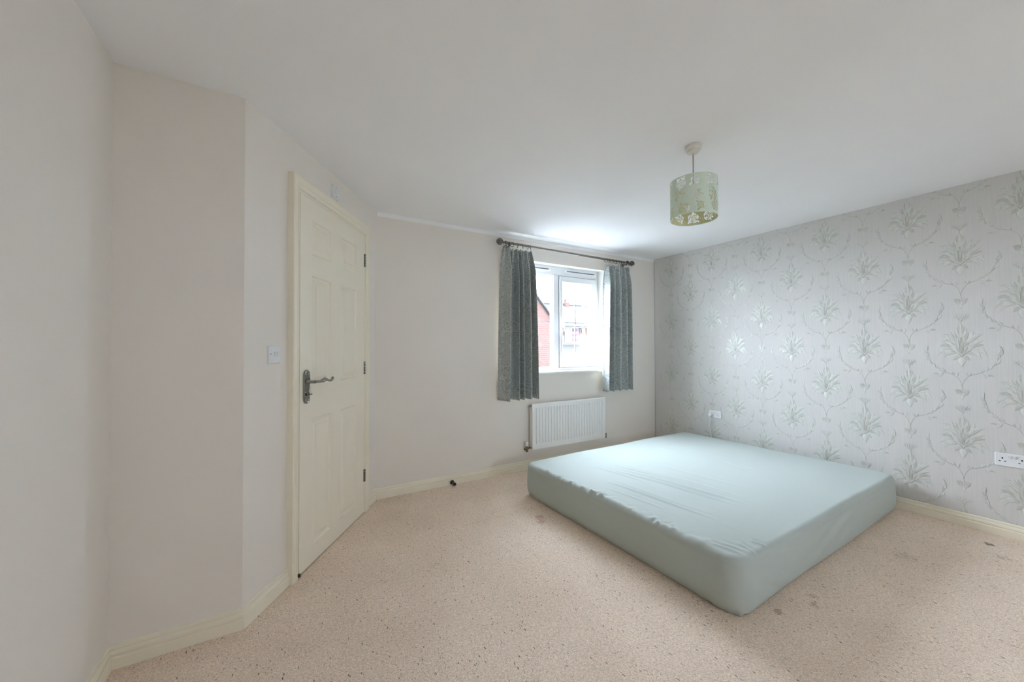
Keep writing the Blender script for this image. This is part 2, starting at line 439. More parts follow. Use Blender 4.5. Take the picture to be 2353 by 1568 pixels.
def motif():
    mb = MB()
    for sx in (1, -1):
        def L(p0, p1, w, bend=0., **k): leaf(mb, (p0[0]*sx, p0[1]), (p1[0]*sx, p1[1]), w, bend*sx, **k)
        def Pth(pts, w, **k): path(mb, [(p[0]*sx, p[1]) for p in pts], w, **k)
        # body of the bloom
        L((8, 60), (30, 330), 62, -.05); L((12, 40), (105, 235), 85, .05, mi=1); L((20, 30), (175, 170), 80, .08)
        L((0, 245), (62, 375), 40, -.16); L((10, 300), (40, 400), 22, -.1, mi=1)
        L((25, 170), (158, 335), 62, -.16, notch=.12); L((20, 160), (95, 320), 46, -.05, mi=1)
        L((70, 165), (292, 292), 58, .10, notch=.15); L((85, 180), (200, 285), 40, -.14, mi=1)
        L((95, 130), (292, 205), 52, .10, notch=.15); L((110, 95), (305, 150), 44, .12, notch=.12, mi=1)
        # drooping wing leaves
        L((95, 78), (265, -28), 62, .18, notch=.10); L((150, 100), (338, 8), 62, .22, notch=.10); L((60, 50), (190, 20), 40, .15, mi=1)
        L((15, -5), (118, -48), 38, .14, mi=1)
        Pth(bez((0, 0), (50, 60), (120, 90), (250, 100)), 6, h=4)
        Pth(bez((18, 60), (40, 140), (15, 190), (0, 250)), 5, h=4)
        # Twigs above the bloom
        Pth(bez((0, 450), (25, 490), (60, 500), (105, 525), 6), 4)
        L((70, 505), (112, 545), 12); L((40, 492), (75, 560), 11); L((60, 498), (120, 508), 10); L((22, 475), (65, 480), 12)
        L((8, 480), (26, 545), 18, -.15)
        # climbing vine
        Pth(bez((0, -392), (10, -300), (70, -250), (130, -232)), 4); Pth(bez((130, -232), (220, -205), (330, -190), (405, -108)), 5)
        L((88, -255), (52, -195), 26, .1); L((104, -240), (128, -196), 18, -.1, mi=1)
        L((262, -205), (335, -268), 26, -.1); L((330, -232), (425, -236), 18, .1, mi=1); L((225, -205), (320, -160), 22, .1)
        L((300, -185), (345, -118), 22, -.1); L((372, -150), (435, -80), 24, .12); L((405, -110), (448, -42), 22, -.15, mi=1)
        L((440, -80), (505, -20), 30, -.1); L((485, -15), (498, 70), 34, .1, mi=1); L((490, 20), (530, 95), 24, -.15)
        L((500, 50), (478, 150), 34, -.12); L((455, -60), (470, 5), 20, .1)
        # little trefoil
        L((5, -462), (100, -425), 58, -.08, h=1.4, mi=1); L((5, -470), (72, -478), 34, -.1, h=1.4)
    def C(p0, p1, w, **k): leaf(mb, p0, p1, w, 0, **k)
    C((0, 225), (0, 428), 60, notch=.1); C((0, 40), (0, 150), 46, mi=1, h=5); C((0, 60), (0, 115), 20, h=8, mi=1); C((0, 110), (0, 260), 40, mi=1)
    C((0, 5), (0, -132), 100, h=3.2, taper=.6); C((0, -440), (0, -392), 24); C((0, -475), (0, -562), 34, h=1.4); C((0, 440), (0, 545), 14)
    path(mb, [(0, 420), (0, 470)], 5)
    sx, sy, sz = .000345, .00055, .00055
    mb.v = [(-z*sz-.0004, -x*sx, y*sy) for x, y, z in mb.v]        # wall frame: x into the room, photo-right = -y
    return mb
mo = motif().build('wallpaper_flower', [M_leafA, M_leafB, M_stem], wright, fix=False)
mo.location = (XR, .430, 2.149)
first = True
for k in range(-3, 11):
    y = .430+.2665*k
    base = 2.149 if k % 2 == 0 else 1.827
    for j in range(-1, 5):
        z = base-.645*j
        if not (-.30 < z < 2.70) or (k < -1): continue
        if y > YB-.1 and y > YB: continue
        if first and k == 0 and j == 0: continue
        o = mo.copy(); COL.objects.link(o); o.location = (XR, y, z)
# trim motif copies that pass ceiling, floor or the window-wall corner: cut real meshes
import bmesh
for o in [c for c in wright.children if c.name.startswith('wallpaper_flower')]:
    y, z = o.location.y, o.location.z
    cuts = []
    if z+.32 > H: cuts.append(((0, 0, H-z), (0, 0, 1)))
    if z-.31 < .09: cuts.append(((0, 0, .09-z), (0, 0, -1)))
    if y+.19 > YB: cuts.append(((0, YB-y, 0), (0, 1, 0)))
    if cuts:
        me = o.data.copy(); o.data = me; b = bmesh.new(); b.from_mesh(me)
        for co, no in cuts:
            bmesh.ops.bisect_plane(b, geom=b.verts[:]+b.edges[:]+b.faces[:], plane_co=co, plane_no=no, clear_outer=True)
        b.to_mesh(me); b.free()
        if not me.polygons: bpy.data.objects.remove(o)

# ------------------------------------------------------------------ window
win = empty('window_1', ((WX0+WX1)/2, YB+.10, WZ0)); struct(win, 'white double casement window over the radiator')
ox, oy, oz = win.location
def wb(name, boxes, mat, parent=win, bev=.004):
    mb = MB()
    for (x0, x1, y0, y1, z0, z1) in boxes: mb.box(x0-ox, x1-ox, y0-oy, y1-oy, z0-oz, z1-oz, bev=bev)
    return mb.build(name, mat, parent)
FY, FB = YB+.10, YB+.165
MX0, MX1 = 2.500, 2.572                 # mullion
fr = wb('window_frame', [(WX0, WX1, FY, FB, WZ0, 1.030), (WX0, WX1, FY, FB, 2.066, WZ1), (WX0, WX0+.045, FY, FB, 1.02, 2.08),
                         (3.122, WX1, FY, FB, 1.02, 2.08), (MX0, MX1, FY, FB, 1.02, 2.08)], M_pvc)
wb('window_bead', [(WX0+.045, MX0, FY+.012, FB-.01, 1.030, 1.042), (WX0+.045, MX0, FY+.012, FB-.01, 2.052, 2.066),
                   (MX0-.014, MX0, FY+.012, FB-.01, 1.04, 2.055), (WX0+.045, WX0+.059, FY+.012, FB-.01, 1.04, 2.055)], M_pvc, win, .003)
wb('window_gasket', [(MX0-.018, MX0-.013, FY+.02, FB-.015, 1.04, 2.055)], M_grey, win, 0)
sa = wb('window_sash', [(2.577, 3.117, FY-.016, FB-.01, 1.034, 1.086), (2.577, 3.117, FY-.016, FB-.01, 1.999, 2.062),
                        (2.577, 2.615, FY-.016, FB-.01, 1.08, 2.005), (3.052, 3.117, FY-.016, FB-.01, 1.08, 2.005)], M_pvc)
wb('sash_gap', [(2.5725, 2.5775, FY-.004, FY+.02, 1.03, 2.066), (3.1165, 3.122, FY-.004, FY+.02, 1.03, 2.066), (2.572, 3.122, FY-.004, FY+.02, 2.0615, 2.0665), (2.572, 3.122, FY-.004, FY+.02, 1.0295, 1.0345)], M_grey, win, 0)
wb('sash_bead', [(2.615, 3.052, FY+.004, FB-.02, 1.086, 1.094), (2.615, 3.052, FY+.004, FB-.02, 1.990, 1.999), (3.044, 3.052, FY+.004, FB-.02, 1.09, 1.995), (2.615, 2.620, FY+.004, FB-.02, 1.09, 1.995)], M_pvc, sa, 0)
for (x0, x1, z0, z1, nm) in ((WX0+.05, MX0-.01, 1.038, 2.06, 'pane'), (2.617, 3.05, 1.088, 1.998, 'pane')):
    wb(nm, [(x0, x1, FY+.034, FY+.038, z0, z1)], M_glass, win, 0)
wb('glazing_bar', [(WX0+.05, MX0-.012, FY+.030, FY+.042, 1.536, 1.547)], M_leadbar, win, 0)
wb('glazing_bar', [(2.2, 2.211, FY+.030, FY+.042, 1.04, 2.055)], M_leadbar, win, 0)
wb('glazing_bar', [(2.618, 3.048, FY+.030, FY+.042, 1.536, 1.547)], M_leadbar, win, 0)
wb('glazing_bar', [(2.826, 2.838, FY+.030, FY+.042, 1.09, 1.995)], M_leadbar, win, 0)
for (x0, x1) in ((1.99, 2.425), (2.68, 3.09)):
    v = wb('trickle_vent', [(x0-.02, x1+.02, FY-.012, FY+.004, 2.112, 2.134), (x0-.02, x1+.02, FY-.024, FY+.004, 2.108, 2.115)], M_pvc, win, .002)
    wb('vent_slot', [(x0, x1, FY-.0135, FY-.010, 2.118, 2.130)], M_grey, v, 0)
mb = MB()
mb.box(2.583-ox, 2.605-ox, FY-.026-oy, FY-.014-oy, 1.50-oz, 1.60-oz, bev=.004)
mb.box(2.586-ox, 2.603-ox, FY-.055-oy, FY-.020-oy, 1.555-oz, 1.578-oz, bev=.005)
mb.tube([(2.595-ox, FY-.05-oy, 1.572-oz), (2.600-ox, FY-.056-oy, 1.53-oz), (2.606-ox, FY-.056-oy, 1.46-oz), (2.607-ox, FY-.052-oy, 1.435-oz)], [.009, .009, .008, .006], 8)
mb.build('window_handle', M_pvc, win)
wb('window_sill', [(WX0-.045, WX1+.045-.03, YB-.035, YB+.105, .972, 1.002)], M_sill, win, .008)

# ------------------------------------------------------------------ door
RZ = math.atan2(D.y, D.x)
door = empty('door_1', (A.x, A.y, 0), RZ); struct(door, 'cream six panel door in the slanted wall')
LF, AF = .026, .038        # leaf face and architrave face, off the wall
S0, S1, ZT = .377, 1.192, 2.122
px = [S0, .490, .707, .830, 1.058, S1]; pz = [.006, .113, .845, 1.040, 1.680, 1.802, 2.006, ZT]
mb = MB()
def q(s, o, z): return (s, -o, z)
for i in range(5):
    for j in range(7):
        if i in (1, 3) and j in (1, 3, 5): continue
        mb.add([q(px[i], LF, pz[j]), q(px[i+1], LF, pz[j]), q(px[i+1], LF, pz[j+1]), q(px[i], LF, pz[j+1])], [(0, 1, 2, 3)])
mb.box(S0, S1, -(LF-.040), -(LF-.0140), .006, ZT)
for (a, b, c, d) in ((S0, S0, .006, ZT), (S1, S1, .006, ZT)):
    mb.add([q(a, LF, c), q(a, LF-.014, c), q(a, LF-.014, d), q(a, LF, d)], [(0, 1, 2, 3)])
for z in (.006, ZT): mb.add([q(S0, LF, z), q(S0, LF-.014, z), q(S1, LF-.014, z), q(S1, LF, z)], [(0, 1, 2, 3)])
M_door = None
def doorpaint():
    m = Mat('cream_door_gloss', (.82, .755, .60), .36)
    m.color(m.ramp(m.noise(3, 2), [(.3, (.885, .83, .705)), (.7, (.90, .845, .715))]))
    m.bump(m.noise(55, 3, 0, .5, m.coords((1, 1, .06))), .10, .002)
    return m.m
M_door = doorpaint()
lf = mb.build('door_leaf', M_door, door)
for i in (1, 3):
    for j in (1, 3, 5):
        x0, x1, z0, z1 = px[i], px[i+1], pz[j], pz[j+1]
        rings = [(0, 0), (.003, -.004), (.007, -.0105), (.013, -.0125), (.019, -.0125), (.022, -.011), (.043, -.003), (.044, -.0005), (.046, 0)]
        mb = MB(); vs = []
        for ins, dp in rings:
            for (x, z) in ((x0+ins, z0+ins), (x1-ins, z0+ins), (x1-ins, z1-ins), (x0+ins, z1-ins)): vs.append(q(x, LF+dp, z))
        fs = [(r*4+k, r*4+(k+1) % 4, r*4+4+(k+1) % 4, r*4+4+k) for r in range(len(rings)-1) for k in range(4)]
        n4 = (len(rings)-1)*4; fs.append((n4, n4+1, n4+2, n4+3))
        mb.add(vs, fs); mb.build('door_panel', M_door, lf)
# architrave and lining
IL, IR, IT = .356, 1.205, 2.138
def arch_side(name, s_in, s_out, z1a, z1b):
    """vertical moulded trim: profile from inner to outer edge, mitred top"""
    pr = [(0, 0), (0, .028), (.06, .034), (.12, .036), (.2, .0362), (.26, .0335), (.34, .0335), (.42, .037), (.7, .038), (.9, .038), (1, .034), (1, 0)]
    vs = []
    for z in (0, 1):
        for t, o in pr: vs.append(q(s_in+(s_out-s_in)*t, o, 0.0 if z == 0 else z1a+(z1b-z1a)*t))
    k = len(pr); mb = MB()
    mb.add(vs, [(i, (i+1) % k, (i+1) % k+k, i+k) for i in range(k)]+[tuple(range(k)), tuple(range(k, 2*k))])
    return mb.build(name, M_cream, door)
OL, OR, OT = .306, 1.264, 2.208
arch_side('architrave', IL, OL, IT, OT); arch_side('architrave', IR, OR, IT, OT)
pr = [(0, 0), (0, .028), (.06, .034), (.12, .036), (.2, .0362), (.26, .0335), (.34, .0335), (.42, .037), (.7, .038), (.9, .038), (1, .034), (1, 0)]
vs = []
for e in (0, 1):
    for t, o in pr: vs.append(q((IL+(OL-IL)*t) if e == 0 else (IR+(OR-IR)*t), o, IT+(OT-IT)*t))
k = len(pr); mb = MB(); mb.add(vs, [(i, (i+1) % k, (i+1) % k+k, i+k) for i in range(k)]+[tuple(range(k)), tuple(range(k, 2*k))])
mb.build('architrave', M_cream, door)
mb = MB()
mb.box(IL, S0-.003, .001, -.024, 0, IT).box(S1+.003, IR, .001, -.024, 0, IT).box(IL, IR, .001, -.024, ZT+.003, IT)
mb.build('door_lining', M_cream, door)
mb = MB(); mb.box(S0-.004, S1+.004, .0, -.010, 0, ZT+.004); mb.build('door_gap', M_brown, door)
MB().box(S0-.008, S0+.004, -.010, -.035, 0, .018, bev=.002).build('threshold_strip', M_brown, door)
for (z0, z1) in ((1.880, 1.980), (1.056, 1.154), (.237, .331)):
    mb = MB(); hz = (z1-z0)/5
    for i in range(5):
        mb.lathe([(.002, z0+hz*i+.0015), (.0058, z0+hz*i+.002), (.0058, z0+hz*(i+1)-.002), (.002, z0+hz*(i+1)-.0015)], 12, (S1+.001, -(LF+.005), 0))
    mb.box(S1-.012, S1+.004, -(LF-.002), -(LF+.0015), z0, z1)
    mb.build('hinge', M_chrome, door)
# handle: long rounded backplate, scroll lever, thumb turn, screws
def stadium(cx, cz, w, h, n=12):
    r = w/2; pts = [(cx+r*math.cos(t), cz+h/2-r+r*math.sin(t)*1.25) for t in [PI*i/n for i in range(n+1)]]
    return pts+[(cx-r*math.cos(t), cz-h/2+r-r*math.sin(t)*1.25) for t in [PI*i/n for i in range(n+1)]]
hc, hz0, hz1 = .434, .945, 1.130
mb = MB(); loops = []
for w, h, o in ((.058, .178, LF), (.058, .178, LF+.007), (.054, .174, LF+.010), (.048, .166, LF+.0105), (.044, .160, LF+.0085), (.040, .154, LF+.0085)):
    loops.append([q(x, o, z) for x, z in stadium(hc, (hz0+hz1)/2, w, h)])
k = len(loops[0]); vs = [p for l in loops for p in l]
mb.add(vs, [(r*k+i, r*k+(i+1) % k, r*k+k+(i+1) % k, r*k+k+i) for r in range(len(loops)-1) for i in range(k)]+[tuple((len(loops)-1)*k+i for i in range(k))], 0, True)
plate = mb.build('handle_plate', M_chrome, door); plate['label'] = 'aged chrome backplate with rounded ends'
mb = MB()
mb.lathe([(.013, LF+.008), (.014, LF+.012), (.010, LF+.018), (.0085, LF+.045), (.009, LF+.056)], 16, (hc, 0, 1.066), 'Y')
mb.v = [(x, -y, z) for x, y, z in mb.v]
lev = [(hc-.004, LF+.050, 1.066), (hc+.03, LF+.052, 1.064), (hc+.06, LF+.052, 1.0625), (hc+.085, LF+.052, 1.066), (hc+.105, LF+.052, 1.071), (hc+.125, LF+.052, 1.069),
       (hc+.150, LF+.052, 1.060), (hc+.172, LF+.052, 1.058), (hc+.188, LF+.052, 1.064), (hc+.196, LF+.052, 1.073), (hc+.190, LF+.052, 1.078)]
mb.tube([(a, -b, c) for a, b, c in lev], [.0095, .0095, .0090, .0125, .0125, .0075, .0060, .0065, .0085, .0095, .006], 12)
mb.build('lever', M_chrome, plate)
mb = MB(); mb.lathe([(.009, LF+.008), (.009, LF+.014), (.005, LF+.016), (.005, LF+.026)], 14, (hc, 0, .995), 'Y'); mb.v = [(x, -y, z) for x, y, z in mb.v]
mb.box(hc-.004, hc+.013, -(LF+.024), -(LF+.032), .990, .999, bev=.002)
mb.build('thumb_turn', M_chrome, plate)
for dx, z in ((-.015, 1.108), (.015, 1.108), (-.015, 1.008), (.015, 1.012), (-.014, .964), (.014, .964)):
    mb = MB(); mb.lathe([(.0035, 0), (.0035, .0015), (.001, .0025)], 8, (hc+dx, LF+.009, z), 'Y'); mb.v = [(x, -y, z_) for x, y, z_ in mb.v]
    mb.build('screw', M_pvc, plate)

# ------------------------------------------------------------------ electrical plates
def plate_mb(w, h, d=.009):
    """local: x right, y out of the wall, z up; centred"""
    mb = MB(); loops = []
    for iw, o in ((0, 0), (0, .004), (.001, .0065), (.003, .0085), (.005, d)):
        r = .005; pts = []
        for (cx, cz, a0) in ((w/2-r, h/2-r, 0), (-w/2+r, h/2-r, PI/2), (-w/2+r, -h/2+r, PI), (w/2-r, -h/2+r, 3*PI/2)):
            for t in range(4): a = a0+t*PI/6; pts.append((cx+(r)*math.cos(a)-math.copysign(iw, cx), o, cz+r*math.sin(a)-math.copysign(iw, cz)))
        loops.append(pts)
    k = 16; vs = [p for l in loops for p in l]
    mb.add(vs, [(r*k+i, r*k+(i+1) % k, r*k+k+(i+1) % k, r*k+k+i) for r in range(4) for i in range(k)]+[tuple(4*k+i for i in range(k))])
    return mb
def rocker(x, z, parent, w=.010, h=.018, d=.009):
    vs = [(x-w/2, d, z-h/2), (x+w/2, d, z-h/2), (x+w/2, d, z+h/2), (x-w/2, d, z+h/2),
          (x-w/2, d+.001, z-h/2), (x+w/2, d+.001, z-h/2), (x+w/2, d+.006, z+h/2), (x-w/2, d+.006, z+h/2)]
    vs[6:8] = [(x+w/2, d+.0062, z+h/2-.002), (x-w/2, d+.0062, z+h/2-.002)]
    return MB().add(vs, [(0, 1, 2, 3), (4, 5, 6, 7), (0, 1, 5, 4), (1, 2, 6, 5), (2, 3, 7, 6), (3, 0, 4, 7)]).build('rocker', M_plastic, parent)
def wall_item(name, P, n, **k):
    """empty whose local +y points into the room along n"""
    n = Vector(n); return empty(name, P, math.atan2(-n.x, n.y), **k)
# twin light switch beside the door
c = A+D*.199; o = wall_item('light_switch', (c.x, c.y, 1.224), N, label='white double light switch at handle height left of the door', cat='light switch')
plate_mb(.090, .090).build('switch_plate', M_plastic, o)
# (local +x runs against D seen from the room: right is -x)
for x in (.0, -.018): rocker(x, .002, o, .013, .026)
MB().box(.030, .034, .008, .0095, .001, .007).build('screw', M_black, o)
MB().box(-.030, -.034, .008, .0095, .001, .007).build('screw', M_plastic, o)
# single isolator above the door frame
c = A+D*.789; o = wall_item('isolator_switch', (c.x, c.y, 2.291), N, label='small white single switch high above the door frame', cat='switch')
plate_mb(.088, .086, .014).build('switch_plate', M_plastic, o)
rocker(.004, .002, o, .020, .032, .014)
MB().box(-.006, .006, .0135, .0150, -.030, -.027).build('marking', M_grey, o)
MB().box(-.002, .002, .0135, .0150, .030, .034).build('screw', M_grey, o)
# two-gang sockets on the papered wall (local +x = world +y here: photo-left)
def socket(y, z, w, h, label):
    o = wall_item('wall_socket', (XR, y, z), (-1, 0, 0), label=label, cat='socket')
    plate_mb(w, h).build('socket_plate', M_plastic, o)
    return o
def pins(o, x, z):
    mb = MB()
    mb.box(x-.0035, x+.0035, .0085, .0095, z+.006, z+.015).box(x-.015, x-.007, .0085, .0095, z-.012, z-.0075).box(x+.007, x+.015, .0085, .0095, z-.012, z-.0075)
    return mb.build('pin_holes', M_black, o)
o = socket(.483, .505, .147, .086, 'white double wall socket cut by the right edge of the photo')
pins(o, .040, 0); pins(o, -.040, 0); rocker(.010, .022, o, .011, .020); rocker(-.010, .022, o, .011, .020)
o = socket(2.532, .505, .147, .080, 'white double wall socket above the far bed edge with a plug in it')
pins(o, -.040, 0); rocker(.010, .022, o, .011, .020); rocker(-.010, .022, o, .011, .020)
plug = empty('plug', (XR-.010, 2.574, .502), 0, label='white plug in the left half of the far wall socket', cat='plug')
mb = MB(); mb.lathe([(.020, 0), (.023, -.004), (.023, -.022), (.020, -.030), (.012, -.034)], 20, (0, 0, 0), 'X'); mb.build('plug_body', M_plastic, plug)
mb = MB(); cpts = [(-.020, 0, -.018), (-.022, -.001, -.045), (-.018, .004, -.085), (-.012, .012, -.13), (-.003, .008, -.18), (.002, .003, -.23), (.003, .0, -.30), (.003, -.004, -.38)]
def smooth(pts, n=6):
    P = [Vector(p) for p in pts]; out = []
    for i in range(len(P)-1):
        a, b, c_, d = P[max(i-1, 0)], P[i], P[i+1], P[min(i+2, len(P)-1)]
        for j in range(n):
            t = j/n; out.append(.5*((2*b)+(c_-a)*t+(2*a-5*b+4*c_-d)*t*t+(3*b-a-3*c_+d)*t**3))
    out.append(P[-1]); return out
mb.tube(smooth(cpts), .0032, 8); mb.build('plug_cord', M_plastic, plug)

# ------------------------------------------------------------------ radiator
rx0, rx1, rz0, rz1, ry = 2.100, 3.100, .214, .682, YB-.080
rad = empty('radiator', ((rx0+rx1)/2, YB, rz0), label='white ribbed panel radiator below the window', cat='radiator')
cx, cy, cz = rad.location
nf = 25; bx = .030; fw = (rx1-rx0-2*bx)/nf
xs = [rx0]; prof = [0.0]
mb = MB()
# front sheet: border + pressed flutes with sloped ends
cols = [(rx0+.001, 0), (rx0+bx, 0)]
for i in range(nf):
    a = rx0+bx+i*fw
    cols += [(a+fw*.30, 0), (a+fw*.42, 1), (a+fw*.60, 1), (a+fw*.72, 0)] if False else [(a+fw*.12, 0), (a+fw*.26, 1), (a+fw*.50, 1), (a+fw*.64, 0)]
cols += [(rx1-bx, 0), (rx1-.001, 0)]
rows = [(rz0+.001, 0), (rz0+.048, 0), (rz0+.062, 1), (rz1-.058, 1), (rz1-.044, 0), (rz1-.012, 0), (rz1-.002, -1)]
vs = []
for z, kz in rows:
    for x, kx in cols:
        d = .0125*kx*max(kz, 0)
        if kz < 0: d = .008
        vs.append((x-cx, ry+d-cy, z-cz))
w = len(cols)
mb.add(vs, [(r*w+i, r*w+i+1, (r+1)*w+i+1, (r+1)*w+i) for r in range(len(rows)-1) for i in range(w-1)], 0, False)
mb.box(rx0-cx, rx1-cx, ry+.0135-cy, ry+.024-cy, 0, rz1-rz0-.003, bev=.004)
mb.build('front_panel', M_rad, rad, fix=False)
for x in (rx0, rx1-.006): MB().box(x-cx, x+.006-cx, ry+.001-cy, ry+.052-cy, .0, rz1-rz0-.004, bev=.002).build('side_cover', M_rad, rad)
mb = MB(); n = 46
for i in range(n):
    x = rx0+.03+(rx1-rx0-.06)*i/n; mb.box(x-cx, x+.0015-cx, ry+.022-cy, ry+.048-cy, .03, rz1-rz0-.03)
mb.box(rx0+.008-cx, rx1-.008-cx, ry+.0465-cy, ry+.049-cy, .01, rz1-rz0-.01)
mb.build('convector_fins', M_rad, rad)['kind'] = 'stuff'
MB().box(rx0+.006-cx, rx1-.006-cx, ry+.020-cy, ry+.050-cy, rz1-rz0-.012, rz1-rz0-.006).build('top_grille', M_rad, rad)
for x in (2.3, 2.9): MB().box(x-.015-cx, x+.015-cx, ry+.045-cy, 0, .08, rz1-rz0-.08).build('wall_bracket', M_rad, rad)
mb = MB(); mb.lathe([(.004, .012), (.008, .010), (.008, -.012), (.003, -.014)], 12, (rx0-.010-cx, ry+.03-cy, rz1-.026-cz), 'X')
mb.build('air_vent', M_chrome, rad)
for sx, x, zz in ((-1, rx0-.048, .222), (1, rx1+.030, .232)):
    mb = MB()
    mb.tube([(x-cx, ry+.032-cy, zz-.028-cz), (x-cx, ry+.032-cy, zz+.030-cz)], [.013, .013], 12)
    mb.tube([(x-cx, ry+.032-cy, zz+.002-cz), ((rx0 if sx < 0 else rx1)-cx, ry+.032-cy, zz+.010-cz)], [.010, .008], 10)
    mb.tube([(x-cx, ry+.032-cy, zz-.012-cz), (x-cx, 0, zz-.012-cz)], [.0075, .0075], 10)
    vb = mb.build('valve_body', M_brass, rad)
    mb = MB(); mb.lathe([(.012, zz+.030-cz), (.0155, zz+.034-cz), (.0155, zz+.060-cz), (.018, zz+.062-cz), (.018, zz+.070-cz), (.014, zz+.075-cz)], 16, (x-cx, ry+.032-cy, 0))
    mb.build('valve_cap', M_plastic, vb)

# ------------------------------------------------------------------ curtain pole
PY, PZ = YB-.090, 2.282
pole = empty('curtain_pole', (2.62, YB-.002, PZ), label='brushed pewter curtain pole with ball finials over the window', cat='curtain pole')
cx, cy, cz = pole.location
mb = MB(); mb.tube([(1.752-cx, PY-cy, .006), (3.515-cx, PY-cy, -.007)], .0115, 16); mb.build('rod', M_pewter, pole)
for sx, x, dz in ((-1, 1.722, .007), (1, 3.535, -.008)):
    mb = MB(); mb.lathe([(.010, .030), (.0165, .026), (.0165, .020), (.010, .016)], 16, (x-sx*.042+0*sx-cx, PY-cy, dz), 'X')
    mb.v = mb.v; mb.build('finial_collar', M_pewter, pole)
    mb = MB()
    R_ = .0300
    mb.lathe([(R_*.72*math.sin(PI*i/12)+1e-4, -R_*.72*math.cos(PI*i/12)) for i in range(13)], 20, (x-cx, PY-cy, dz), 'X')
    for kx in range(7):
        pts = []
        for i in range(19):
            t = i/18; th = PI*t; ph = 2*PI*kx/7+2.4*t
            pts.append((x-cx+sx*-R_*math.cos(th), PY-cy+R_*math.sin(th)*math.cos(ph), dz+R_*math.sin(th)*math.sin(ph)))
        mb.tube(pts, .0042, 6)
    mb.build('finial', M_pewter, pole)
for x in (1.832, 3.462):
    mb = MB(); mb.tube([(x-cx, PY-cy, -.018), (x-cx, PY+.02-cy, -.024), (x-cx, -.004, -.020)], .007, 10)
    mb.lathe([(.024, 0), (.024, -.005), (.018, -.008)], 20, (x-cx, .001, -.020), 'Y')
    mb.lathe([(.0185, -.009), (.0185, .009)], 18, (x-cx, PY-cy, 0), 'X'); mb.build('pole_bracket', M_pewter, pole)

# ------------------------------------------------------------------ curtains
def curtain(name, label, xt0, xt1, xb0, xb1, zt, zb, folds, seed, ringx, amp, tilt, phase):
    root = empty(name, ((xb0+xb1)/2, PY, zb), label=label, cat='curtain', group='short grey green curtains')
    cx, cy, cz = root.location
    rnd = random.Random(seed); NU, NV = 220, 60
    ph = [rnd.uniform(0, 6.28) for _ in range(8)]
    cuts = np.cumsum([0]+[rnd.uniform(.55, 1.6) for _ in range(folds)]); cuts = cuts/cuts[-1]*folds
    def fold(u, v, lin=0.0):
        c = float(np.interp(u*folds, np.arange(folds+1), cuts))*2*PI+phase
        top = max(0., 1-v/.10)
        bulge = math.sin(PI*min(1, v*1.1))
        a = amp*(.35+.65*min(1, v/.14))*(1+.25*math.sin(ph[0]+u*5))
        y = a*math.sin(c+.35*math.sin(2*PI*v*.5+ph[1]))+a*.22*math.sin(2*c+.3*math.sin(ph[2])+v*1.1)*(1-.3*v)
        y += .0025*math.sin(c*3.1+ph[3])*(1-top)+.012*top*math.sin(c*3+ph[3])
        x0 = xt0+(xb0-xt0)*(v**.45); x1 = xt1+(xb1-xt1)*(v**.45)
        x = x0+(x1-x0)*u+.055*a*math.sin(2*c+.6)*(.25+.75*min(1, v/.2))
        z = zt+(tilt*u)-(v)*(zt+tilt*u-zb)
        if v > .98: z += .004*math.sin(c+ph[5])
        if v < .03: z += .005*math.sin(c*3+ph[6])
        return x, y, z
    def sheetmesh(nm, mat, off, u0, u1, zlift, parent):
        vs = []
        for j in range(NV+1):
            v = (j/NV)
            for i in range(NU+1):
                u = u0+(u1-u0)*i/NU; x, y, z = fold(u, v)
                if off:
                    xa_, ya_, _z = fold(u-.002, v); xb_, yb_, _z = fold(u+.002, v); l_ = math.hypot(xb_-xa_, yb_-ya_) or 1
                    x += -(yb_-ya_)/l_*off; y += (xb_-xa_)/l_*off
                if zlift and v > .97: z += zlift
                vs.append((x-cx, PY+y-cy, z-cz))
        w = NU+1
        fs = [(j*w+i, (j+1)*w+i, (j+1)*w+i+1, j*w+i+1) for j in range(NV) for i in range(NU)]
        o = MB().add(vs, fs, 0, True).build(nm, mat, parent, fix=False)
        m = o.modifiers.new('thickness', 'SOLIDIFY'); m.thickness = .0016; m.offset = 0
        return o
    sheetmesh('curtain_fabric', M_curtain, 0, 0, 1, 0, root)
    sheetmesh('lining', M_lining, .0030, -.002, 1.0, .012, root)
    for x in ringx:
        pz = PZ+.006-.013*(x-1.75)/1.77
        mb = MB(); a = rnd.uniform(-.9, .9)
        pts = [(x-cx+.021*math.cos(t)*math.sin(a), PY-cy+.021*math.cos(t)*math.cos(a), pz-.0095+.021*math.sin(t)-cz) for t in [2*PI*i/20 for i in range(21)]]
        mb.tube(pts, .0030, 6, cap=False); r = mb.build('curtain_ring', M_pewter, root)
        mb = MB(); mb.tube([(x-cx, PY-cy, pz-.028-cz), (x-cx+.002, PY-cy, pz-.036-cz), (x-cx, PY+.008-cy, zt-.03-cz)], .0018, 6)
        mb.build('curtain_hook', M_plastic, r)
    return root
curtain('curtain', 'wider grey green curtain left of the window, white lining showing', 1.772, 2.090, 1.730, 2.172, 2.236, .742, 5, 3,
        [1.778, 1.800, 1.862, 1.925, 1.985, 2.045, 2.075], .056, -.006, PI/2)
curtain('curtain', 'narrower grey green curtain right of the window, nearest the papered wall', 3.108, 3.492, 3.062, 3.552, 2.212, .750, 5, 21,
        [3.112, 3.165, 3.215, 3.265, 3.312, 3.360, 3.405, 3.485], .050, .006, 2.6)

